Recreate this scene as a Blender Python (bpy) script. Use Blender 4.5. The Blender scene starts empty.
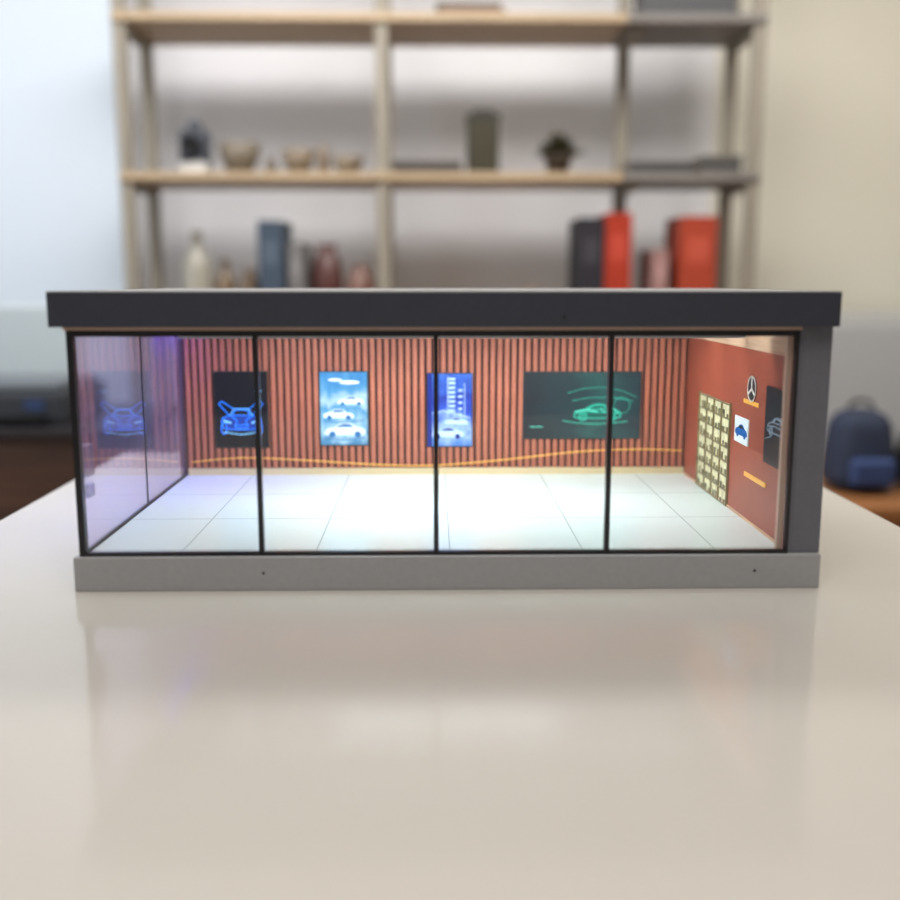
import bpy, bmesh, math, random
from mathutils import Vector, Matrix
random.seed(4)
scene = bpy.context.scene
scene.view_settings.view_transform = 'Standard'
scene.view_settings.look = 'None'

def c(r, g, b):
    def f(v):
        v /= 255.0
        return v/12.92 if v <= 0.04045 else ((v+0.055)/1.055)**2.4
    return (f(r), f(g), f(b), 1.0)

# ---------------------------------------------------------------- materials
def pm(name, col, rough=0.5, metal=0.0, em=None, es=0.0, noise=0.0, nscale=20.0, spec=0.5, bump=0.0):
    m = bpy.data.materials.new(name); m.use_nodes = True
    nt = m.node_tree; b = nt.nodes['Principled BSDF']
    b.inputs['Base Color'].default_value = col
    b.inputs['Roughness'].default_value = rough
    b.inputs['Metallic'].default_value = metal
    b.inputs['Specular IOR Level'].default_value = spec
    if em is not None:
        b.inputs['Emission Color'].default_value = em
        b.inputs['Emission Strength'].default_value = es
    if noise > 0 or bump > 0:
        tc = nt.nodes.new('ShaderNodeTexCoord')
        n = nt.nodes.new('ShaderNodeTexNoise'); n.inputs['Scale'].default_value = nscale
        n.inputs['Detail'].default_value = 5
        nt.links.new(tc.outputs['Object'], n.inputs['Vector'])
        if noise > 0:
            r = nt.nodes.new('ShaderNodeValToRGB')
            r.color_ramp.elements[0].position = 0.3; r.color_ramp.elements[1].position = 0.7
            r.color_ramp.elements[0].color = tuple(max(0, v*(1-noise)) for v in col[:3])+(1,)
            r.color_ramp.elements[1].color = tuple(min(1, v*(1+noise)) for v in col[:3])+(1,)
            nt.links.new(n.outputs['Fac'], r.inputs['Fac'])
            nt.links.new(r.outputs['Color'], b.inputs['Base Color'])
        if bump > 0:
            bp = nt.nodes.new('ShaderNodeBump'); bp.inputs['Strength'].default_value = bump
            bp.inputs['Distance'].default_value = 0.001
            nt.links.new(n.outputs['Fac'], bp.inputs['Height'])
            nt.links.new(bp.outputs['Normal'], b.inputs['Normal'])
    return m

def wood(name, c1, c2, rough=0.45, scale=6.0, axis='X'):
    m = pm(name, c1, rough)
    nt = m.node_tree; b = nt.nodes['Principled BSDF']
    tc = nt.nodes.new('ShaderNodeTexCoord'); mp = nt.nodes.new('ShaderNodeMapping')
    s = {'X': (1, 12, 12), 'Y': (12, 1, 12), 'Z': (12, 12, 1)}[axis]
    mp.inputs['Scale'].default_value = s
    n = nt.nodes.new('ShaderNodeTexNoise'); n.inputs['Scale'].default_value = scale; n.inputs['Detail'].default_value = 6
    r = nt.nodes.new('ShaderNodeValToRGB')
    r.color_ramp.elements[0].position = 0.3; r.color_ramp.elements[1].position = 0.7
    r.color_ramp.elements[0].color = c1; r.color_ramp.elements[1].color = c2
    nt.links.new(tc.outputs['Object'], mp.inputs['Vector']); nt.links.new(mp.outputs['Vector'], n.inputs['Vector'])
    nt.links.new(n.outputs['Fac'], r.inputs['Fac']); nt.links.new(r.outputs['Color'], b.inputs['Base Color'])
    return m

def glass_mat(name, tint, refl, haze=0.0, hazecol=(1, 1, 1, 1)):
    m = bpy.data.materials.new(name); m.use_nodes = True
    nt = m.node_tree; nt.nodes.clear()
    o = nt.nodes.new('ShaderNodeOutputMaterial'); mx = nt.nodes.new('ShaderNodeMixShader')
    t = nt.nodes.new('ShaderNodeBsdfTransparent'); g = nt.nodes.new('ShaderNodeBsdfGlossy')
    f = nt.nodes.new('ShaderNodeFresnel')
    # thin un-refracting pane: same reflectance from the air side and the inner side
    ge = nt.nodes.new('ShaderNodeNewGeometry'); ma = nt.nodes.new('ShaderNodeMath'); ma.operation = 'MULTIPLY_ADD'
    nt.links.new(ge.outputs['Backfacing'], ma.inputs[0]); ma.inputs[1].default_value = (1/1.5-1.5); ma.inputs[2].default_value = 1.5
    nt.links.new(ma.outputs[0], f.inputs['IOR'])
    t.inputs['Color'].default_value = tint; g.inputs['Color'].default_value = refl
    g.inputs['Roughness'].default_value = 0.0
    src = t
    if haze > 0:
        d = nt.nodes.new('ShaderNodeBsdfDiffuse'); d.inputs['Color'].default_value = hazecol
        tl = nt.nodes.new('ShaderNodeBsdfTranslucent'); tl.inputs['Color'].default_value = hazecol
        m1 = nt.nodes.new('ShaderNodeMixShader'); m1.inputs['Fac'].default_value = 0.5
        nt.links.new(d.outputs[0], m1.inputs[1]); nt.links.new(tl.outputs[0], m1.inputs[2])
        m2 = nt.nodes.new('ShaderNodeMixShader'); m2.inputs['Fac'].default_value = haze
        nt.links.new(t.outputs[0], m2.inputs[1]); nt.links.new(m1.outputs[0], m2.inputs[2])
        src = m2
    nt.links.new(f.outputs['Fac'], mx.inputs['Fac']); nt.links.new(src.outputs[0], mx.inputs[1]); nt.links.new(g.outputs[0], mx.inputs[2])
    nt.links.new(mx.outputs[0], o.inputs['Surface'])
    return m

def screen_mat(name, stops, scale=14.0, strength=1.0, axis=2, mix=0.5):
    m = pm(name, (0.01, 0.01, 0.012, 1), 0.4, spec=0.2)
    nt = m.node_tree; b = nt.nodes['Principled BSDF']
    tc = nt.nodes.new('ShaderNodeTexCoord'); sx = nt.nodes.new('ShaderNodeSeparateXYZ')
    n = nt.nodes.new('ShaderNodeTexNoise'); n.inputs['Scale'].default_value = scale; n.inputs['Detail'].default_value = 4
    nt.links.new(tc.outputs['Generated'], sx.inputs[0]); nt.links.new(tc.outputs['Generated'], n.inputs['Vector'])
    a = nt.nodes.new('ShaderNodeMath'); a.operation = 'MULTIPLY_ADD'
    nt.links.new(n.outputs['Fac'], a.inputs[0]); a.inputs[1].default_value = mix
    nt.links.new(sx.outputs[axis], a.inputs[2])
    s = nt.nodes.new('ShaderNodeMath'); s.operation = 'SUBTRACT'; s.inputs[1].default_value = mix/2
    nt.links.new(a.outputs[0], s.inputs[0])
    r = nt.nodes.new('ShaderNodeValToRGB')
    els = r.color_ramp.elements
    els[0].position = stops[0][0]; els[0].color = stops[0][1]
    els[1].position = stops[-1][0]; els[1].color = stops[-1][1]
    for p, col in stops[1:-1]:
        e = els.new(p); e.color = col
    nt.links.new(s.outputs[0], r.inputs['Fac'])
    nt.links.new(r.outputs['Color'], b.inputs['Emission Color'])
    b.inputs['Emission Strength'].default_value = strength
    return m

# ---------------------------------------------------------------- mesh helpers
def empty(name, loc):
    e = bpy.data.objects.new(name, None); e.location = loc; e.empty_display_size = 0.05
    scene.collection.objects.link(e); return e

def add(name, verts, faces, mat, parent=None, smooth=False, bevel=0.0, origin=None, segs=2):
    vs = [Vector(v) for v in verts]
    if parent is not None:
        O = Vector(parent.location)
    elif origin is not None:
        O = Vector(origin)
    else:
        lo = Vector([min(v[i] for v in vs) for i in range(3)]); hi = Vector([max(v[i] for v in vs) for i in range(3)])
        O = Vector(((lo[0]+hi[0])/2, (lo[1]+hi[1])/2, lo[2]))
    me = bpy.data.meshes.new(name)
    me.from_pydata([v-O for v in vs], [], faces)
    mats = mat if isinstance(mat, list) else [mat]
    for mm in mats: me.materials.append(mm)
    bm = bmesh.new(); bm.from_mesh(me)
    bmesh.ops.recalc_face_normals(bm, faces=bm.faces); bm.to_mesh(me); bm.free()
    ob = bpy.data.objects.new(name, me); scene.collection.objects.link(ob)
    if parent is not None: ob.parent = parent
    else: ob.location = O
    if smooth:
        for p in me.polygons: p.use_smooth = True
    if bevel > 0:
        b = ob.modifiers.new('Bevel', 'BEVEL'); b.width = bevel; b.segments = segs; b.limit_method = 'ANGLE'
    return ob

def boxgeo(bs):
    V, F = [], []
    for (x0, x1, y0, y1, z0, z1) in bs:
        n = len(V)
        V += [(x0,y0,z0),(x1,y0,z0),(x1,y1,z0),(x0,y1,z0),(x0,y0,z1),(x1,y0,z1),(x1,y1,z1),(x0,y1,z1)]
        F += [tuple(n+i for i in f) for f in ((0,3,2,1),(4,5,6,7),(0,1,5,4),(1,2,6,5),(2,3,7,6),(3,0,4,7))]
    return V, F

def boxes(name, bs, mat, parent=None, bevel=0.0, **k):
    V, F = boxgeo(bs)
    return add(name, V, F, mat, parent, bevel=bevel, **k)

def lathe(name, cx, cy, z0, prof, mat, parent=None, n=28, smooth=True):
    V, F = [], []
    for (r, z) in prof:
        for i in range(n):
            a = 2*math.pi*i/n
            V.append((cx+r*math.cos(a), cy+r*math.sin(a), z0+z))
    m = len(prof)
    for j in range(m-1):
        for i in range(n):
            F.append((j*n+i, j*n+(i+1) % n, (j+1)*n+(i+1) % n, (j+1)*n+i))
    F.append(tuple(range(n))); F.append(tuple((m-1)*n+i for i in range(n)))
    return add(name, V, F, mat, parent, smooth=smooth)

# ---------------------------------------------------------------- palette
M_table = pm('table_gloss_cream', c(200, 194, 185), 0.12, noise=0.02, nscale=3, spec=0.5)
M_tableleg = pm('table_leg_white', c(200, 198, 192), 0.4)
M_wall = pm('wall_paint', c(218, 217, 219), 0.9, noise=0.02, nscale=1.5)
M_wallwarm = pm('wall_paint_warm', c(212, 208, 194), 0.9, noise=0.02, nscale=1.5)
M_daytint = pm('daylight_tinted_paint', c(208, 218, 228), 0.9)  # window daylight put into the paint as a bluish white
M_floor = wood('floor_wood', c(120, 84, 56), c(150, 108, 76), 0.5, 3, 'Y')
M_ceil = pm('ceiling_paint', c(235, 233, 228), 0.9)
M_roof = pm('case_dark_grey', c(56, 58, 68), 0.42, noise=0.05, nscale=200)
M_roofedge = pm('painted_edge_highlight', c(168, 168, 168), 0.4)
M_base = pm('case_base_grey', c(166, 165, 166), 0.42, noise=0.04, nscale=200)
M_pillar = pm('case_pillar_grey', c(108, 108, 116), 0.42, noise=0.05, nscale=200)
M_black = pm('black_metal', c(20, 20, 22), 0.35)
M_beige = pm('beige_trim', c(200, 168, 148), 0.5)
M_slat = wood('slat_wood', c(156, 84, 62), c(178, 99, 74), 0.5, 60, 'Z')
M_groove = pm('slat_groove', c(80, 34, 28), 0.7)
M_redwall = pm('red_brown_panel', c(150, 70, 50), 0.42, noise=0.06, nscale=60)
M_gold = pm('gold_trim', c(220, 166, 70), 0.35, 0.2, em=c(230, 170, 70), es=0.3)  # small self-glow added to make the gold stand out
M_woodtrim = wood('oak_trim', c(188, 148, 120), c(214, 176, 146), 0.5, 30, 'Y')
M_glass = glass_mat('clear_glass', (0.985, 0.99, 0.99, 1), (1, 1, 1, 1))
M_sideglass = glass_mat('lavender_haze_glass', (0.92, 0.90, 1.0, 1), (0.95, 0.92, 1.0, 1), 0.10, (0.50, 0.47, 0.92, 1))  # lavender haze put into the pane to brighten it

def tile_mat():
    m = pm('white_floor_tiles', c(226, 232, 226), 0.22)
    nt = m.node_tree; b = nt.nodes['Principled BSDF']
    g = nt.nodes.new('ShaderNodeNewGeometry'); s = nt.nodes.new('ShaderNodeSeparateXYZ')
    nt.links.new(g.outputs['Position'], s.inputs[0])
    outs = []
    for ax, off in ((0, 0.012), (1, 0.97)):
        a = nt.nodes.new('ShaderNodeMath'); a.operation = 'SUBTRACT'; a.inputs[1].default_value = off-0.0945*20-0.04725
        nt.links.new(s.outputs[ax], a.inputs[0])
        d = nt.nodes.new('ShaderNodeMath'); d.operation = 'MODULO'; d.inputs[1].default_value = 0.0945
        nt.links.new(a.outputs[0], d.inputs[0])
        e = nt.nodes.new('ShaderNodeMath'); e.operation = 'SUBTRACT'; e.inputs[1].default_value = 0.04725
        nt.links.new(d.outputs[0], e.inputs[0])
        f = nt.nodes.new('ShaderNodeMath'); f.operation = 'ABSOLUTE'; nt.links.new(e.outputs[0], f.inputs[0])
        h = nt.nodes.new('ShaderNodeMath'); h.operation = 'LESS_THAN'; h.inputs[1].default_value = 0.00035 if ax == 0 else 0.0005
        nt.links.new(f.outputs[0], h.inputs[0]); outs.append(h)
    mx = nt.nodes.new('ShaderNodeMath'); mx.operation = 'MAXIMUM'
    nt.links.new(outs[0].outputs[0], mx.inputs[0]); nt.links.new(outs[1].outputs[0], mx.inputs[1])
    r = nt.nodes.new('ShaderNodeMix'); r.data_type = 'RGBA'
    r.inputs[6].default_value = c(218, 226, 223); r.inputs[7].default_value = c(144, 150, 148)
    nt.links.new(mx.outputs[0], r.inputs[0]); nt.links.new(r.outputs[2], b.inputs['Base Color'])
    return m
M_tiles = tile_mat()

# ---------------------------------------------------------------- room
X0, X1, Y0, Y1, H = -2.6, 2.6, -1.6, 3.75, 2.7
boxes('floor', [(X0, X1, Y0, Y1, -0.05, 0)], M_floor)
boxes('ceiling', [(X0, X1, Y0, Y1, H, H+0.05)], M_ceil)
V, F = boxgeo([(X0, 1.03, Y1, Y1+0.1, 0, H), (1.03, X1, Y1, Y1+0.1, 0, H)])
wb = add('wall_back', V, F, [M_wall, M_wallwarm])
for i, p in enumerate(wb.data.polygons): p.material_index = 0 if i < 6 else 1
boxes('wall_right', [(X1, X1+0.1, Y0, Y1, 0, H)], M_wallwarm)
boxes('wall_front', [(X0, X1, Y0-0.1, Y0, 0, H)], pm('wall_front_paint', c(150, 150, 152), .9))
boxes('wall_left', [(X0-0.1, X0, Y0, Y1, 0, 0.9), (X0-0.1, X0, Y0, Y1, 2.3, H),
                    (X0-0.1, X0, Y0, 0.2, 0.9, 2.3), (X0-0.1, X0, 3.0, Y1, 0.9, 2.3)], M_daytint)
boxes('window_1', [(X0-0.08, X0-0.02, 0.2, 3.0, 0.9, 0.95), (X0-0.08, X0-0.02, 0.2, 3.0, 2.25, 2.3),
                   (X0-0.08, X0-0.02, 0.2, 0.25, 0.95, 2.25), (X0-0.08, X0-0.02, 2.95, 3.0, 0.95, 2.25),
                   (X0-0.08, X0-0.02, 1.57, 1.63, 0.95, 2.25)], M_tableleg)
boxes('daylit_wall_block', [(-2.3, -1.08, 3.56, Y1, 0, H)], M_daytint)  # added block standing for a white wall lit by the window
boxes('baseboard_back', [(-1.07, X1, Y1-0.015, Y1, 0, 0.09)], M_tableleg)
boxes('baseboard_right', [(X1-0.015, X1, Y0, Y1-0.02, 0, 0.09)], M_tableleg)

# ---------------------------------------------------------------- table
T = 0.75
tb = empty('white_table', (0.01, 0.5, 0))
boxes('top', [(-0.395, 0.415, -0.25, 1.25, T-0.03, T)], M_table, tb, bevel=0.004, segs=3)
boxes('apron', [(-0.35, 0.37, -0.2, -0.18, T-0.09, T-0.03), (-0.35, 0.37, 1.18, 1.2, T-0.09, T-0.03),
                (-0.35, -0.33, -0.18, 1.18, T-0.09, T-0.03), (0.35, 0.37, -0.18, 1.18, T-0.09, T-0.03)], M_tableleg, tb)
boxes('legs', [(x, x+0.05, y, y+0.05, 0, T-0.03) for x in (-0.38, 0.35) for y in (-0.235, 1.185)], M_tableleg, tb, bevel=0.004)

# ---------------------------------------------------------------- showroom display case
cs = empty('miniature_showroom_display_case', (0.01, 0.83, T))
FZ = T+0.0253
RB, RT = T+0.1833, T+0.2071
boxes('base', [(-0.2495, 0.2725, 0.670, 0.990, T, T+0.0246)], M_base, cs, bevel=0.0008)
boxes('tiled_floor', [(-0.241, 0.250, 0.680, 0.970, T+0.0246, FZ)], M_tiles, cs)
boxes('roof', [(-0.2545, 0.274, 0.666, 0.992, RB, RT-0.0008)], M_roof, cs, bevel=0.0006)
boxes('roof_edge_highlight', [(-0.2545, 0.274, 0.666, 0.992, RT-0.0007, RT)], M_roofedge, cs)  # pale sheet paints the highlight along the roof's front edge
boxes('roof_underside_trim', [(-0.246, 0.2495, 0.669, 0.682, RB-0.0022, RB-0.0002)], M_beige, cs)
boxes('rear_panel', [(-0.2495, 0.2725, 0.970, 0.988, T+0.0246, RB)], M_groove, cs)
boxes('side_pillar_panel', [(0.2522, 0.2725, 0.674, 0.970, T+0.0246, RB),
                            (0.2497, 0.2522, 0.674, 0.684, T+0.0246, RB)], M_pillar, cs, bevel=0.0004)
boxes('red_brown_wall_panel', [(0.2500, 0.2522, 0.6842, 0.970, FZ, T+0.1612)], M_redwall, cs)
boxes('oak_wall_trim', [(0.2490, 0.2522, 0.6842, 0.966, T+0.1614, RB)], M_woodtrim, cs)
n = 71; x = -0.2405; sl = []
pitch = (0.2495+0.2405)/n
for i in range(n):
    sl.append((x+i*pitch+0.0008, x+i*pitch+0.0008+pitch*0.56, 0.9665, 0.970, T+0.0322, RB))
boxes('wall_slats', sl, M_slat, cs)
boxes('oak_skirting', [(-0.2405, 0.2495, 0.9655, 0.970, FZ, T+0.0318)], pm('skirting_oak', c(196, 174, 136), 0.5), cs)
boxes('side_skirting', [(0.2488, 0.2500, 0.690, 0.9655, FZ, FZ+0.0018)], M_woodtrim, cs)

ff = [(-0.2455, -0.2410, 0.6725, 0.6785, T+0.0246, RB-0.0023)]
for mx in (-0.1193, 0.0024, 0.1218):
    ff.append((mx-0.0017, mx+0.0017, 0.6725, 0.6775, T+0.0270, T+0.1768))
ff.append((-0.2410, 0.2475, 0.6725, 0.6775, T+0.1768, T+0.1810))
ff.append((-0.2410, 0.2475, 0.6725, 0.6775, T+0.0246, T+0.0270))
ff.append((0.2478, 0.2495, 0.6725, 0.6775, T+0.0246, RB-0.0023))
ff += [(-0.2450, -0.2425, 0.6787, 0.970, T+0.0246, T+0.0268), (-0.2450, -0.2425, 0.6787, 0.970, T+0.179, RB),
       (-0.2444, -0.2430, 0.8347, 0.8358, T+0.0268, T+0.179)]
boxes('glazing_frame', ff, M_black, cs)
boxes('door_jamb_trim', [(0.2436, 0.2474, 0.679, 0.683, T+0.0255, T+0.181)], M_beige, cs)
xs = [-0.2410, -0.1193, 0.0024, 0.1218, 0.2475]
boxes('front_glass', [(xs[i]+0.0018, xs[i+1]-0.0018, 0.6745, 0.6755, T+0.0271, T+0.1767) for i in range(4)], M_glass, cs)
boxes('side_glass', [(-0.2441, -0.2433, 0.6790, 0.8346, T+0.0269, T+0.1789), (-0.2441, -0.2433, 0.8359, 0.9698, T+0.0269, T+0.1789)], M_sideglass, cs)
def stud(name, x, y, z, r):
    V = []; N = 10
    for k, yy in enumerate((y, y-0.0004)):
        for i in range(N):
            a = 2*math.pi*i/N; V.append((x+r*math.cos(a), yy, z+r*math.sin(a)))
    F = [tuple(range(N)), tuple(range(N, 2*N))]+[(i, (i+1) % N, N+(i+1) % N, N+i) for i in range(N)]
    add(name, V, F, M_black, cs)
stud('fascia_screw', 0.088, 0.666, T+0.190, 0.0012)
stud('base_screw_1', -0.118, 0.670, T+0.013, 0.0010)
stud('base_screw_2', 0.226, 0.670, T+0.013, 0.0010)
boxes('power_socket', [(-0.2530, -0.2455, 0.70, 0.714, T+0.075, T+0.098), (-0.2520, -0.2455, 0.70, 0.712, T+0.060, T+0.070)], pm('socket_grey', c(110, 110, 116), .4), cs, bevel=0.001)
# LED strips in the case ceiling, unseen baffles added against table reflections
M_led = pm('white_led', (1, 1, 1, 1), 0.5, em=(0.86, 0.99, 1.0, 1), es=34.0)
M_ledblue = pm('blue_led', (0.2, 0.2, 1, 1), 0.5, em=(0.11, 0.08, 1.0, 1), es=210.0)
LY = [(-0.18, 0.225, 0.735, 0.743), (-0.18, 0.225, 0.800, 0.808), (-0.18, 0.225, 0.865, 0.873), (-0.08, 0.11, 0.835, 0.843)]
boxes('ceiling_led_strip', [(a, b, p, q, RB-0.0018, RB-0.0003) for a, b, p, q in LY], M_led, cs)
bl = [0.874+0.015*i for i in range(6)]
boxes('led_glare_blocker', [(a-0.006, b+0.006, p-0.0030, p-0.0020, RB-0.0110, RB-0.0003) for a, b, p, q in LY], pm('glare_blocker_white', c(225, 225, 225), .5), cs)
boxes('blue_led_glare_blocker', [(-0.2412, -0.2250, y-0.0022, y-0.0014, RB-0.0100, RB-0.0003) for y in bl], pm('glare_blocker_black', c(8, 8, 9), .9, spec=.1), cs)  # black baffles added to stop a blue reflection on the table
boxes('blue_accent_led', [(-0.2405, -0.2340, y, y+0.008, RB-0.0020, RB-0.0003) for y in bl], M_ledblue, cs)

class Plane:
    def __init__(s, kind): s.kind = kind
    def p(s, u, v, d):
        if s.kind == 'back': return (u+0.0028-u*0.006, 0.9665-d, T+v)
        return (0.2500-d, -u, T+v)
BK, RW = Plane('back'), Plane('right')

def polyflat(name, pl, polys, d, mat, th=0.0003):
    V, F = [], []
    for P in polys:
        n0 = len(V); N = len(P)
        V += [pl.p(u, v, d) for u, v in P]+[pl.p(u, v, d+th) for u, v in P]
        F.append(tuple(n0+N+i for i in range(N))); F.append(tuple(n0+i for i in reversed(range(N))))
        for i in range(N):
            j = (i+1) % N; F.append((n0+i, n0+j, n0+N+j, n0+N+i))
    return add(name, V, F, mat, cs)

def ribbon(pts, w):
    out = []
    for a, b in zip(pts[:-1], pts[1:]):
        dx, dy = b[0]-a[0], b[1]-a[1]; L = math.hypot(dx, dy) or 1e-9
        nx, ny = -dy/L*w/2, dx/L*w/2; ex, ey = dx/L*w*0.3, dy/L*w*0.3
        out.append([(a[0]+nx-ex, a[1]+ny-ey), (b[0]+nx+ex, b[1]+ny+ey), (b[0]-nx+ex, b[1]-ny+ey), (a[0]-nx-ex, a[1]-ny-ey)])
    return out
def circ(cx, cy, rx, ry, n=18, a0=0, a1=360):
    return [(cx+rx*math.cos(math.radians(a0+(a1-a0)*i/n)), cy+ry*math.sin(math.radians(a0+(a1-a0)*i/n))) for i in range(n+1)]
def rect(u0, u1, v0, v1): return [(u0, v0), (u1, v0), (u1, v1), (u0, v1)]
def tr(pts, cx, cy, s, flip=False): return [((-x if flip else x)*s+cx, y*s+cy) for x, y in pts]
SIDE = [(-.5,.05),(-.49,.14),(-.42,.19),(-.27,.22),(-.12,.31),(.02,.335),(.15,.32),(.29,.235),(.43,.2),(.5,.15),(.5,.06),(.40,.03),(-.4,.03)]
WIN = [(-.22,.225),(-.1,.29),(.02,.31),(.13,.295),(.23,.23)]
def car_side_lines(cx, cy, s, w, flip=False):
    o = ribbon(tr(SIDE+[SIDE[0]], cx, cy, s, flip), w)+ribbon(tr(WIN+[WIN[0]], cx, cy, s, flip), w)
    for wx in (-.31, .31): 
        o += ribbon(tr(circ(wx, .06, .085, .085), cx, cy, s, flip), w)+ribbon(tr(circ(wx, .06, .045, .045, 10), cx, cy, s, flip), w)
    o += ribbon(tr([(-.47,.13),(-.2,.16),(.2,.15),(.48,.13)], cx, cy, s, flip), w)
    return o
def car_side_fill(cx, cy, s, flip=False):
    return [tr(SIDE, cx, cy, s, flip)]
def emis(name, col, s=1.0): return pm(name, (col[0]*.3, col[1]*.3, col[2]*.3, 1), 0.4, em=col, es=s, spec=0.2)
def frame(pl, name, u0, u1, v0, v1, mat=None, d=0.0):
    polyflat(name, pl, [rect(u0, u1, v0, v1)], d, mat or M_black, 0.0016)

# poster 1: dark sheet, low sports car seen from the front with raised doors
frame(BK, 'sketch_poster_frame', -0.2165, -0.1640, 0.0525, 0.1280)
polyflat('sketch_poster_print', BK, [rect(-0.2155, -0.1650, 0.0535, 0.1270)], 0.0016, pm('print_black', c(8, 10, 18), 0.4, spec=.2))
B1 = emis('print_blue', c(30, 125, 255), 1.6); B2 = emis('print_paleblue', c(130, 205, 255), 1.3); B3 = emis('print_darkblue', c(14, 60, 160), .9)
BODY = [(-.45,-.02),(-.43,.08),(-.26,.14),(-.16,.29),(.16,.29),(.26,.14),(.43,.08),(.45,-.02),(.42,-.15),(.20,-.19),(-.20,-.19),(-.42,-.15)]
WS = [(-.21,.14),(-.13,.26),(.13,.26),(.21,.14)]
S1 = [BODY+[BODY[0]], WS+[WS[0]], [(-.24,.13),(-.10,.02),(-.12,-.06)], [(.24,.13),(.10,.02),(.12,-.06)],
      [(-.27,.13),(-.50,.40),(-.43,.46),(-.17,.28)], [(.27,.13),(.50,.40),(.43,.46),(.17,.28)],
      [(-.16,-.08),(.16,-.08),(.12,-.15),(-.12,-.15),(-.16,-.08)],
      circ(-.40,-.16,.065,.13), circ(.40,-.16,.065,.13)]
cx1, cy1, sc1 = -0.1905, 0.0790, 0.043
o = []
for l in S1: o += ribbon(tr(l, cx1, cy1, sc1), 0.0008)
polyflat('sketch_poster_body', BK, [tr(BODY, cx1, cy1, sc1)], 0.0018, B3)
polyflat('sketch_poster_wheels', BK, [tr(circ(sx*.40, -.16, .055, .12, 14)[:-1], cx1, cy1, sc1) for sx in (-1, 1)]+[tr(WS, cx1, cy1, sc1)], 0.0021, M_black)
polyflat('sketch_poster_lines', BK, o, 0.0024, B1)
polyflat('sketch_poster_highlights', BK, [tr([(s*.40,.04),(s*.22,-.02),(s*.24,-.05),(s*.40,-.01)], cx1, cy1, sc1) for s in (-1, 1)]
         + ribbon(tr([(-.26,.14),(-.16,.29),(.16,.29),(.26,.14)], cx1, cy1, sc1), .0004)
         + ribbon([(-.208,.0685),(-.191,.0660),(-.174,.0685)], .0008)+ribbon([(-.176,.109),(-.170,.109)], .0005), 0.0027, B2)
# poster 2
frame(BK, 'bright_poster_frame', -0.1140, -0.0658, 0.0545, 0.1280)
polyflat('bright_poster_print', BK, [rect(-0.1130, -0.0668, 0.0555, 0.1270)], 0.0016,
         screen_mat('print_sky', [(0.0, c(70, 140, 190)), (0.2, c(170, 215, 240)), (0.42, c(80, 165, 220)), (0.6, c(190, 228, 246)), (0.8, c(90, 170, 225)), (1.0, c(60, 145, 215))], 3.2, 1.3, mix=0.9))
WH = emis('print_white', c(228, 242, 252), 1.1); DB = emis('print_deepblue', c(50, 115, 175), 0.95)
polyflat('bright_poster_cars', BK, car_side_fill(-0.089, 0.064, 0.040)+car_side_fill(-0.095, 0.081, 0.030, True)+car_side_fill(-0.083, 0.095, 0.026)
         + [circ(-.084, .117, .010, .002, 16)[:-1], circ(-.098, .1195, .007, .0015, 16)[:-1]], 0.0019, WH)
polyflat('bright_poster_details', BK, [tr(WIN, -0.089, 0.064, 0.040), tr(WIN, -0.095, 0.081, 0.03, True), tr(WIN, -0.083, .095, .026)]
         + [tr(circ(wx, .05, .08, .08, 12)[:-1], -0.089, 0.064, 0.040) for wx in (-.31, .31)]
         + [tr(circ(wx, .05, .08, .08, 12)[:-1], -0.095, 0.081, 0.03) for wx in (-.31, .31)]
         + [tr(circ(wx, .05, .07, .07, 12)[:-1], -0.083, 0.095, 0.026) for wx in (-.31, .31)]
         + ribbon([(-.111,.0625),(-.09,.0605),(-.069,.063)], .0008)+ribbon([(-.11,.079),(-.09,.0775),(-.07,.080)], .0007), 0.0023, DB)
# poster 3
frame(BK, 'night_poster_frame', -0.0085, 0.0370, 0.0530, 0.1262)
polyflat('night_poster_print', BK, [rect(-0.0075, 0.0360, 0.0540, 0.1252)], 0.0016,
         screen_mat('print_night', [(0.0, c(80, 140, 230)), (0.25, c(165, 205, 255)), (0.45, c(50, 95, 225)), (0.7, c(28, 55, 185)), (1.0, c(60, 120, 235))], 3.5, 1.3, mix=0.8))
polyflat('night_poster_tower', BK, [rect(.0135, .0195, z, z+.0022) for z in (.088, .0925, .097, .1015, .106, .1105, .115, .119)]
         + [rect(.0225, .0265, z, z+.0018) for z in (.084, .090, .096, .102, .108)]+[rect(.0120, .0128, .086, .122), rect(.0285, .0291, .082, .116)]
         + car_side_fill(0.012, 0.062, 0.032)+car_side_fill(0.021, 0.075, 0.022, True)+ribbon([(-.004,.086),(.008,.089),(.034,.082)], .0009), 0.0019, emis('print_ice', c(190, 222, 255), 1.1))
polyflat('night_poster_shadow', BK, [rect(-.0075, -.0030, .054, .1252), tr(WIN, .012, .062, .032), tr(WIN, .021, .075, .022, True)]
         + [tr(circ(wx, .05, .08, .08, 12)[:-1], .012, .062, .032) for wx in (-.31, .31)], 0.0023, emis('print_navy', c(24, 44, 140), 0.9))
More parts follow.
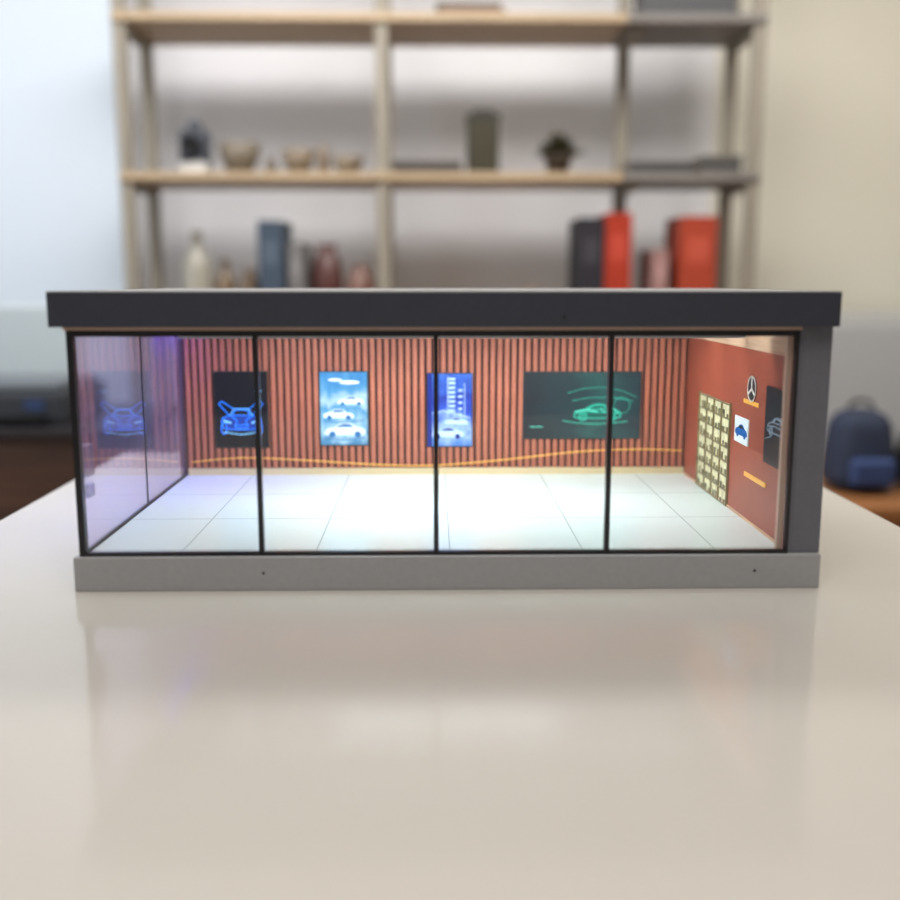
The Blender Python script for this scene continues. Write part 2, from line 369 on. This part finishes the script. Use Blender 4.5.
# poster 4
frame(BK, 'teal_poster_frame', 0.0862, 0.2032, 0.0605, 0.1272, pm('frame_charcoal', c(24, 24, 28), .5))
polyflat('teal_poster_print', BK, [rect(0.0872, 0.2022, 0.0615, 0.1262)], 0.0016,
         screen_mat('print_teal', [(0.0, c(22, 34, 42)), (0.45, c(28, 62, 66)), (0.62, c(34, 92, 88)), (1.0, c(22, 48, 58))], 2.5, 1.0, axis=0))
TL = emis('print_teal_line', c(55, 195, 165), 1.1)
polyflat('teal_poster_carbody', BK, [tr(SIDE, .160, .080, .046)], 0.0018, emis('print_teal_body', c(20, 92, 84), .8))
polyflat('teal_poster_car', BK, car_side_lines(0.160, 0.080, 0.046, 0.0007)
         + ribbon([(.130,.106),(.145,.1105),(.165,.112),(.185,.108),(.198,.102)], .0003)
         + ribbon([(.126,.079),(.14,.0765),(.16,.0755),(.19,.078)], .0006)
         + ribbon(circ(.184, .094, .008, .008), .0003)+ribbon([(.135,.0985),(.15,.1015),(.175,.1020),(.195,.098)], .0004), 0.0021, TL)
polyflat('teal_poster_glow', BK, ribbon([(.138,.088),(.150,.0895),(.160,.088)], .0010)+ribbon([(.162,.091),(.168,.087),(.174,.091),(.180,.087)], .0007)
         + ribbon([(.094,.073),(.106,.073)], .0006), 0.0025, emis('print_mint', c(110, 240, 210), 1.0))
def cr(P, n=8):
    o = []
    for i in range(len(P)-1):
        p0 = P[max(i-1, 0)]; p1 = P[i]; p2 = P[i+1]; p3 = P[min(i+2, len(P)-1)]
        for k in range(n):
            t = k/n
            o.append(tuple(0.5*((2*p1[j])+(-p0[j]+p2[j])*t+(2*p0[j]-5*p1[j]+4*p2[j]-p3[j])*t*t+(-p0[j]+3*p1[j]-3*p2[j]+p3[j])*t**3) for j in range(2)))
    return o+[P[-1]]
polyflat('gold_wave_trim', BK, ribbon(cr([(-.2405,.0385),(-.19,.0425),(-.13,.0400),(-.06,.0355),(.0,.0345),(.07,.0400),(.14,.0475),(.2,.0500),(.2455,.0485)]), .0011), 0.0, M_gold, 0.0008)

# right wall
boxes('display_shelf_frame', [(0.2480, 0.2499, 0.818, 0.8198, FZ, T+0.1135), (0.2480, 0.2499, 0.9132, 0.915, FZ, T+0.1135)]
      + [(0.2480, 0.2499, 0.8198, 0.9132, T+0.0255+k*0.01222, T+0.0255+k*0.01222+0.0011) for k in range(8)]
      + [(0.2480, 0.2499, y-0.0006, y+0.0006, T+0.026, T+0.1122) for y in (0.8435, 0.8665, 0.8895)], wood('shelf_brass', c(110, 96, 62), c(136, 118, 78), 0.4, 40, 'Z'), cs)
boxes('display_shelf_lit_back', [(0.2494, 0.2499, 0.8198, 0.9132, T+0.026, T+0.1122)], pm('warm_backlight', c(196, 190, 156), 0.5, em=c(235, 225, 175), es=0.20, noise=.35, nscale=220), cs)
it = []
for r in range(7):
    for k in range(4):
        for j in range(2):
            yy = 0.8245+k*0.023+j*0.0095+random.uniform(-.001, .001); h = random.uniform(.003, .0065)
            z = T+0.0255+r*0.01222+0.0012
            it.append((0.2484, 0.2490, yy, yy+random.uniform(.003, .006), z, z+h))
boxes('display_shelf_models', it, pm('shelf_models', c(120, 112, 84), 0.4, noise=0.7, nscale=150), cs)
WHP = pm('white_emblem', c(235, 228, 220), 0.35)
eu, ev = -0.768, 0.1307
polyflat('round_emblem', RW, [circ(eu, ev, .0105, .0105, 28)[:-1]], 0.0, pm('emblem_dark', c(40, 30, 28), 0.4), 0.0006)
sp = ribbon(circ(eu, ev, .0098, .0098, 28), .0013)
for a in (90, 210, 330): sp += ribbon([(eu, ev), (eu+.0095*math.cos(math.radians(a)), ev+.0095*math.sin(math.radians(a)))], .0018)
polyflat('emblem_ring', RW, sp, 0.0006, WHP)
polyflat('gold_lettering', RW, [rect(-.787+i*.0052, -.787+i*.0052+.0044, .1180, .1212) for i in range(7)], 0.0, M_gold, 0.0006)
polyflat('small_picture', RW, [rect(-.806, -.771, .0845, .1055)], 0.0, pm('picture_white', c(225, 228, 230), 0.4), 0.001)
polyflat('small_picture_car', RW, car_side_fill(-.788, .0900, .030)+[tr(circ(wx, .05, .08, .09, 12)[:-1], -.788, .0900, .030) for wx in (-.3, .3)], 0.001, emis('car_blue', c(30, 110, 190), 0.6))
polyflat('small_picture_window', RW, [tr(WIN, -.788, .0900, .030)], 0.0014, M_black)
polyflat('gold_plaque', RW, [rect(-.776, -.726, .0605, .0640)], 0.0, M_gold, 0.001)
frame(RW, 'side_poster', -.731, -.686, .080, .137, pm('poster_slate', c(22, 28, 38), 0.4, spec=.3))
polyflat('side_poster_lines', RW, car_side_lines(-.704, .103, .040, .0007)+ribbon([(-.728,.098),(-.716,.101)], .0006), 0.0016, emis('print_grey', c(140, 158, 175), 0.6))

# ---------------------------------------------------------------- shelving unit behind
M_post = wood('shelf_post', c(126, 120, 108), c(142, 134, 120), 0.6, 4, 'Z')
M_board = wood('shelf_board', c(156, 136, 108), c(172, 150, 120), 0.5, 3, 'X')
M_boardd = wood('shelf_board_dark', c(104, 100, 96), c(124, 118, 112), 0.5, 3, 'X')
su = empty('shelving_unit', (0.03, 3.35, 0))
SY0, SY1 = 3.2, 3.52
px = [-0.951, -0.153, 0.645, 1.012]
boxes('posts', [(x-0.020, x+0.020, y, y+0.036, 0, 2.35) for x in px for y in (SY0, SY1-0.036) if not (x == px[2] and y == SY0)], M_post, su, bevel=0.003)
lev = [0.38, 0.835, 1.29, 1.76, 2.22]
boxes('boards', [(px[0]-0.018, 0.600, SY0-0.012, SY1+0.01, z-0.013, z+0.013) for z in lev], M_board, su, bevel=0.003)
boxes('end_boards', [(0.601, px[3]+0.018, SY0-0.012, SY1+0.01, z-0.013, z+0.013) for z in lev], M_boardd, su, bevel=0.003)
boxes('cross_rails', [(x-0.012, x+0.012, SY0+0.036, SY1-0.036, z-0.036, z-0.014) for x in px for z in lev], M_post, su)

def binder(x, z, w, h, col, d=0.22, y=3.235):
    e = empty('ring_binder', (x, y+d/2, z)); m = pm('binder_cover', col, 0.6, noise=0.05, spec=.2)
    w2 = w/2
    boxes('cover', [(x-w2, x-w2+.004, y, y+d, z, z+h), (x+w2-.004, x+w2, y, y+d, z, z+h), (x-w2+.004, x+w2-.004, y, y+.004, z, z+h)], m, e, bevel=0.001)
    boxes('paper', [(x-w2+.006, x+w2-.006, y+.012, y+d-.01, z+.004, z+h-.01)], pm('paper', c(220, 215, 205), 0.8), e)
    boxes('label', [(x-w2*.6, x+w2*.6, y-.001, y, z+h*.55, z+h*.8)], pm('binder_label', tuple(min(1, v*1.3) for v in col[:3])+(1,), 0.6), e)
Z1, Z2, Z3 = lev[1]+0.0132, lev[2]+0.0132, lev[3]+0.0132
for x, w, h, col in ((-.515, .080, .31, c(64, 76, 90)), (-.435, .05, .24, c(110, 108, 108)),
                     (.510, .085, .32, c(44, 42, 48)), (.598, .085, .335, c(158, 52, 34)),
                     (.855, .118, .325, c(156, 62, 42)), (.735, .05, .22, c(150, 116, 112))):
    binder(x, Z1, w, h, col)
def bottle(x, z, r, h, col, y=3.33, name='bottle'):
    lathe(name, x, y, z, [(r*.9, 0), (r, .02*h/.2), (r, .6*h), (r*.75, .72*h), (r*.35, .8*h), (r*.33, .95*h), (r*.4, .96*h), (r*.4, h)], pm('bottle_glaze', col, 0.3))
def vase(x, z, r, h, col, y=3.33, name='vase'):
    lathe(name, x, y, z, [(r*.55, 0), (r*.85, h*.2), (r, h*.5), (r*.8, h*.8), (r*.5, h*.9), (r*.6, h), (r*.5, h*.98), (r*.4, h*.9)], pm('vase_glaze', col, 0.35))
bottle(-.77, Z1, .05, .28, c(150, 146, 134)); bottle(-.68, Z1, .035, .19, c(104, 84, 60))
vase(-.345, Z1, .055, .24, c(84, 52, 48)); vase(-.235, Z1, .05, .17, c(116, 82, 70)); vase(-.60, Z1, .035, .16, c(96, 76, 54))
vase(.33, Z1, .05, .10, c(120, 100, 80))
cam_e = empty('vintage_camera', (-.76, 3.33, Z2))
boxes('stand', [(-.80, -.72, 3.28, 3.38, Z2, Z2+.04)], pm('stand_white', c(200, 198, 194), .5), cam_e, bevel=.004)
boxes('body', [(-.805, -.715, 3.29, 3.36, Z2+.04, Z2+.14), (-.78, -.74, 3.3, 3.35, Z2+.14, Z2+.17)], pm('camera_black', c(62, 66, 76), .5), cam_e, bevel=.006)
V = []; F = []
for k, (yy, r) in enumerate(((3.29, .032), (3.25, .03), (3.25, .02), (3.262, .018))):
    for i in range(20): a = 2*math.pi*i/20; V.append((-.76+r*math.cos(a), yy, Z2+.09+r*math.sin(a)))
for k in range(3):
    for i in range(20): F.append((k*20+i, k*20+(i+1) % 20, (k+1)*20+(i+1) % 20, (k+1)*20+i))
F.append(tuple(range(60, 80)))
add('lens', V, F, M_black, cam_e)
def bowl(x, z, r, h, col, name='wooden_bowl'):
    lathe(name, x, 3.33, z, [(r*.4, 0), (r*.5, .004), (r*.85, h*.5), (r, h), (r*.94, h), (r*.78, h*.5), (r*.3, h*.15)], pm('bowl_wood', col, .5))
bowl(-.62, Z2, .07, .10, c(110, 100, 86)); bowl(-.43, Z2, .055, .08, c(118, 104, 86)); bowl(-.27, Z2, .05, .06, c(120, 106, 88))
vase(-.35, Z2, .022, .10, c(112, 96, 78)); vase(-.52, Z2, .022, .06, c(100, 90, 80))
def stack(x, z, w, n, cols):
    e = empty('book_stack', (x, 3.34, z))
    for i in range(n):
        o = random.uniform(-.01, .01); h = .018
        m = pm('book_cover', cols[i % len(cols)], .6)
        zz = z+i*(h+.001)
        boxes('cover_%d' % i, [(x-w/2+o, x+w/2+o, 3.22, 3.42, zz, zz+.003), (x-w/2+o, x+w/2+o, 3.22, 3.42, zz+h-.003, zz+h), (x-w/2+o, x+w/2+o, 3.22, 3.223, zz+.003, zz+h-.003)], m, e)
        boxes('pages_%d' % i, [(x-w/2+o+.003, x+w/2+o-.004, 3.225, 3.418, zz+.003, zz+h-.003)], pm('pages', c(150, 140, 126), .8), e)
stack(-.02, Z2, .22, 2, [c(52, 46, 42), c(70, 64, 60)])
stack(.73, Z2, .20, 2, [c(52, 52, 54), c(60, 58, 56)]); stack(.91, Z2, .13, 3, [c(80, 76, 70), c(56, 56, 56)])
stack(0.12, Z3, .2, 2, [c(120, 90, 66), c(90, 80, 70)])
le = empty('candle_lantern', (.165, 3.33, Z2))
boxes('frame', [(.115+.094*i, .121+.094*i, 3.28+.094*j, 3.286+.094*j, Z2+.012, Z2+.175) for i in (0, 1) for j in (0, 1)]
      + [(.11, .22, 3.275, 3.385, Z2, Z2+.012), (.11, .22, 3.275, 3.385, Z2+.175, Z2+.187), (.13, .20, 3.295, 3.365, Z2+.187, Z2+.205)], pm('lantern_iron', c(46, 42, 34), .5), le)
lathe('candle', .165, 3.33, Z2+.012, [(.036, 0), (.036, .12), (.03, .125), (.004, .122), (.003, .135)], pm('candle_wax', c(96, 84, 58), .6), le)
boxes('amber_glass', [(.121, .209, 3.279, 3.281, Z2+.013, Z2+.174)], pm('amber_pane', c(58, 54, 40), .3), le)
def plant(name, x, y, z, s, leafcol, potcol, n=40, lw=.016):
    e = empty(name, (x, y, z))
    lathe('pot', x, y, z, [(.045*s, 0), (.06*s, .08*s), (.065*s, .08*s), (.065*s, .095*s), (.057*s, .095*s), (.05*s, .07*s)], pm('pot_clay', potcol, .6), e)
    V, F = [], []
    rr = random.Random(int(x*1000))
    for i in range(n):
        a = rr.uniform(0, 2*math.pi); el = rr.uniform(.15, 1.5); L = s*rr.uniform(.08, .15); w = lw*s
        d = Vector((math.cos(a)*math.cos(el), math.sin(a)*math.cos(el), math.sin(el)))
        sdir = Vector((-math.sin(a), math.cos(a), 0)); p = Vector((x, y, z+.085*s))
        n0 = len(V)
        V += [p, p+d*L*.5+sdir*w, p+d*L-Vector((0, 0, .02*s)), p+d*L*.5-sdir*w]; F.append((n0, n0+1, n0+2, n0+3))
    add('leaves', V, F, pm('leaf_green', leafcol, .5, noise=.3), e)
plant('potted_succulent', .41, 3.33, Z2, .72, c(62, 60, 40), c(74, 66, 56), 90, .022)
sb = empty('storage_box', (.80, 3.33, Z3))
boxes('body', [(.66, .95, 3.25, 3.42, Z3, Z3+.10)], pm('box_dark', c(66, 66, 68), .6), sb, bevel=.004)
boxes('lid', [(.655, .955, 3.245, 3.425, Z3+.1, Z3+.125)], pm('box_lid', c(52, 52, 54), .6), sb, bevel=.003)

# ---------------------------------------------------------------- low furniture left and right
M_brown = wood('walnut', c(58, 42, 36), c(84, 60, 46), .45, 3, 'X')
cr_e = empty('wooden_sideboard', (-1.35, 2.75, 0))
boxes('carcass', [(-1.95, -.78, 2.5, 3.0, .06, .575)], M_brown, cr_e, bevel=.004)
boxes('top', [(-1.97, -.76, 2.48, 3.02, .575, .60)], pm('sideboard_top', c(40, 38, 42), .35), cr_e, bevel=.003)
boxes('doors', [(-1.94+i*.39, -1.94+i*.39+.375, 2.488, 2.499, .08, .555) for i in range(3)], M_brown, cr_e, bevel=.002)
boxes('handles', [(-1.60+i*.39, -1.588+i*.39, 2.476, 2.488, .28, .36) for i in range(3)], M_black, cr_e)
boxes('feet', [(a, a+.04, b, b+.04, 0, .06) for a in (-1.9, -.85) for b in (2.54, 2.92)], M_black, cr_e)
pr = empty('desktop_printer', (-1.12, 2.72, .60))
boxes('body', [(-1.33, -.95, 2.56, 2.90, .601, .685)], pm('printer_dark', c(50, 54, 60), .4), pr, bevel=.01)
boxes('lid', [(-1.31, -.97, 2.58, 2.88, .685, .705)], pm('printer_lid', c(90, 96, 102), .4), pr, bevel=.006)
boxes('paper_tray', [(-1.26, -.99, 2.52, 2.56, .615, .625)], M_black, pr)
boxes('status_panel', [(-1.05, -1.0, 2.556, 2.56, .64, .665)], pm('panel_blue', c(50, 70, 110), .3), pr)
oc = empty('office_chair', (-1.25, 3.2, 0))
M_ch = pm('chair_mesh_grey', c(176, 186, 190), .8); dx = -.10
boxes('backrest', [(-1.32+dx, -1.0+dx, 3.16, 3.20, .62, .90)], M_ch, oc, bevel=.02, segs=3)
boxes('seat', [(-1.34+dx, -.98+dx, 3.08, 3.40, .44, .49)], M_ch, oc, bevel=.02, segs=3)
boxes('back_support', [(-1.16+dx, -1.13+dx, 3.2, 3.215, .46, .85)], M_black, oc)
lathe('gas_lift', -1.145+dx, 3.24, .08, [(.022, 0), (.022, .36)], M_black, oc, 16)
boxes('base_star', [(-1.36+dx, -.93+dx, 3.22, 3.26, .05, .08), (-1.165+dx, -1.125+dx, 3.06, 3.42, .05, .08)], M_black, oc)
boxes('castors', [(-1.365+dx, -1.335+dx, 3.22, 3.26, 0, .05), (-.955+dx, -.925+dx, 3.22, 3.26, 0, .05), (-1.165+dx, -1.125+dx, 3.06, 3.09, 0, .05), (-1.165+dx, -1.125+dx, 3.39, 3.42, 0, .05)], M_black, oc)
be = empty('wooden_bench', (1.35, 2.5, 0))
M_oak = wood('bench_oak', c(128, 84, 48), c(160, 108, 64), .45, 3, 'X')
boxes('seat', [(.80, 1.95, 2.2, 2.95, .42, .455)], M_oak, be, bevel=.004)
boxes('panel', [(.84, 1.91, 2.25, 2.27, .1, .42)], M_oak, be)
boxes('legs', [(a, a+.05, b, b+.05, 0, .42) for a in (.83, 1.87) for b in (2.28, 2.86)], M_oak, be)
def bag(name, x, y, z, w, d, h, col, col2):
    e = empty(name, (x, y, z)); m = pm('bag_cloth', col, .8, noise=.15)
    V, F = boxgeo([(x-w/2, x+w/2, y-d/2, y+d/2, z, z+h)])
    o = add('body', V, F, m, e, smooth=True)
    for v in o.data.vertices:
        if v.co.z > h*.5: v.co.x *= .78; v.co.y *= .7
    b = o.modifiers.new('Bevel', 'BEVEL'); b.width = min(w, d)*.28; b.segments = 5
    boxes('front_pocket', [(x-w*.32, x+w*.32, y-d*.62, y-d*.44, z+.02, z+h*.45)], pm('bag_pocket', col2, .8), e, bevel=.015, segs=3)
    V = [];F = []
    for i in range(13):
        a = math.pi*i/12
        for (ddx, dz) in ((-.006, 0), (.006, 0), (.006, .008), (-.006, .008)):
            V.append((x+math.cos(a)*.03, y+ddx, z+h-.004+math.sin(a)*.022+dz))
    for i in range(12):
        for k in range(4): F.append((i*4+k, i*4+(k+1) % 4, (i+1)*4+(k+1) % 4, (i+1)*4+k))
    add('carry_handle', V, F, M_black, e)
bag('backpack', 1.06, 2.42, .456, .17, .17, .20, c(30, 40, 62), c(44, 64, 108))
bag('tote_bag', 1.24, 2.42, .456, .16, .17, .16, c(22, 26, 36), c(24, 24, 28))
rc = empty('office_cabinet', (1.85, 3.5, 0))
boxes('carcass', [(1.25, 2.3, 3.30, 3.72, 0, .86)], pm('cabinet_grey', c(176, 178, 176), .5), rc, bevel=.004)
boxes('doors', [(1.27, 1.765, 3.288, 3.299, .05, .82), (1.785, 2.28, 3.288, 3.299, .05, .82)], pm('cabinet_door', c(164, 166, 168), .4), rc, bevel=.003)
boxes('handles', [(1.74, 1.75, 3.27, 3.288, .4, .52), (1.80, 1.81, 3.27, 3.288, .4, .52)], M_black, rc)

# ---------------------------------------------------------------- lights
w = bpy.data.worlds.new('World'); scene.world = w; w.use_nodes = True
w.node_tree.nodes['Background'].inputs[0].default_value = (0.93, 0.96, 1.0, 1)
w.node_tree.nodes['Background'].inputs[1].default_value = 0.9
def area(name, loc, rot, sx, sy, e, col):
    l = bpy.data.lights.new(name, 'AREA'); l.shape = 'RECTANGLE'; l.size = sx; l.size_y = sy; l.energy = e; l.color = col
    o = bpy.data.objects.new(name, l); o.location = loc; o.rotation_euler = rot; scene.collection.objects.link(o)
area('ceiling_fill', (-0.3, 2.2, H-0.12), (math.radians(26), 0, 0), 1.8, 1.0, 62, (1, 0.985, 0.975))  # unseen fill, tilted to wash the back wall
area('ceiling_fill', (1.3, 2.1, H-0.10), (math.radians(22), 0, 0), 1.0, 0.8, 25, (1, 0.975, 0.93))
area('ceiling_fill', (0.0, -0.2, H-0.03), (0, 0, 0), 1.6, 1.0, 25, (1, 0.985, 0.96))  # unseen fill added to brighten the table front
area('window_daylight', (X0+0.02, 1.6, 1.6), (0, -math.pi/2, 0), 1.3, 2.6, 32, (0.90, 0.95, 1.0))

# ---------------------------------------------------------------- camera
cd = bpy.data.cameras.new('camera'); cd.sensor_width = 36; cd.lens = 39.7
cd.clip_start = 0.01
cam = bpy.data.objects.new('camera', cd); scene.collection.objects.link(cam)
cam.location = (0, 0, T+0.2123)
cam.rotation_euler = (math.radians(90-9.55), 0, math.radians(-1.02))
cd.dof.use_dof = True; cd.dof.focus_distance = 0.80; cd.dof.aperture_fstop = 2.7
scene.camera = cam
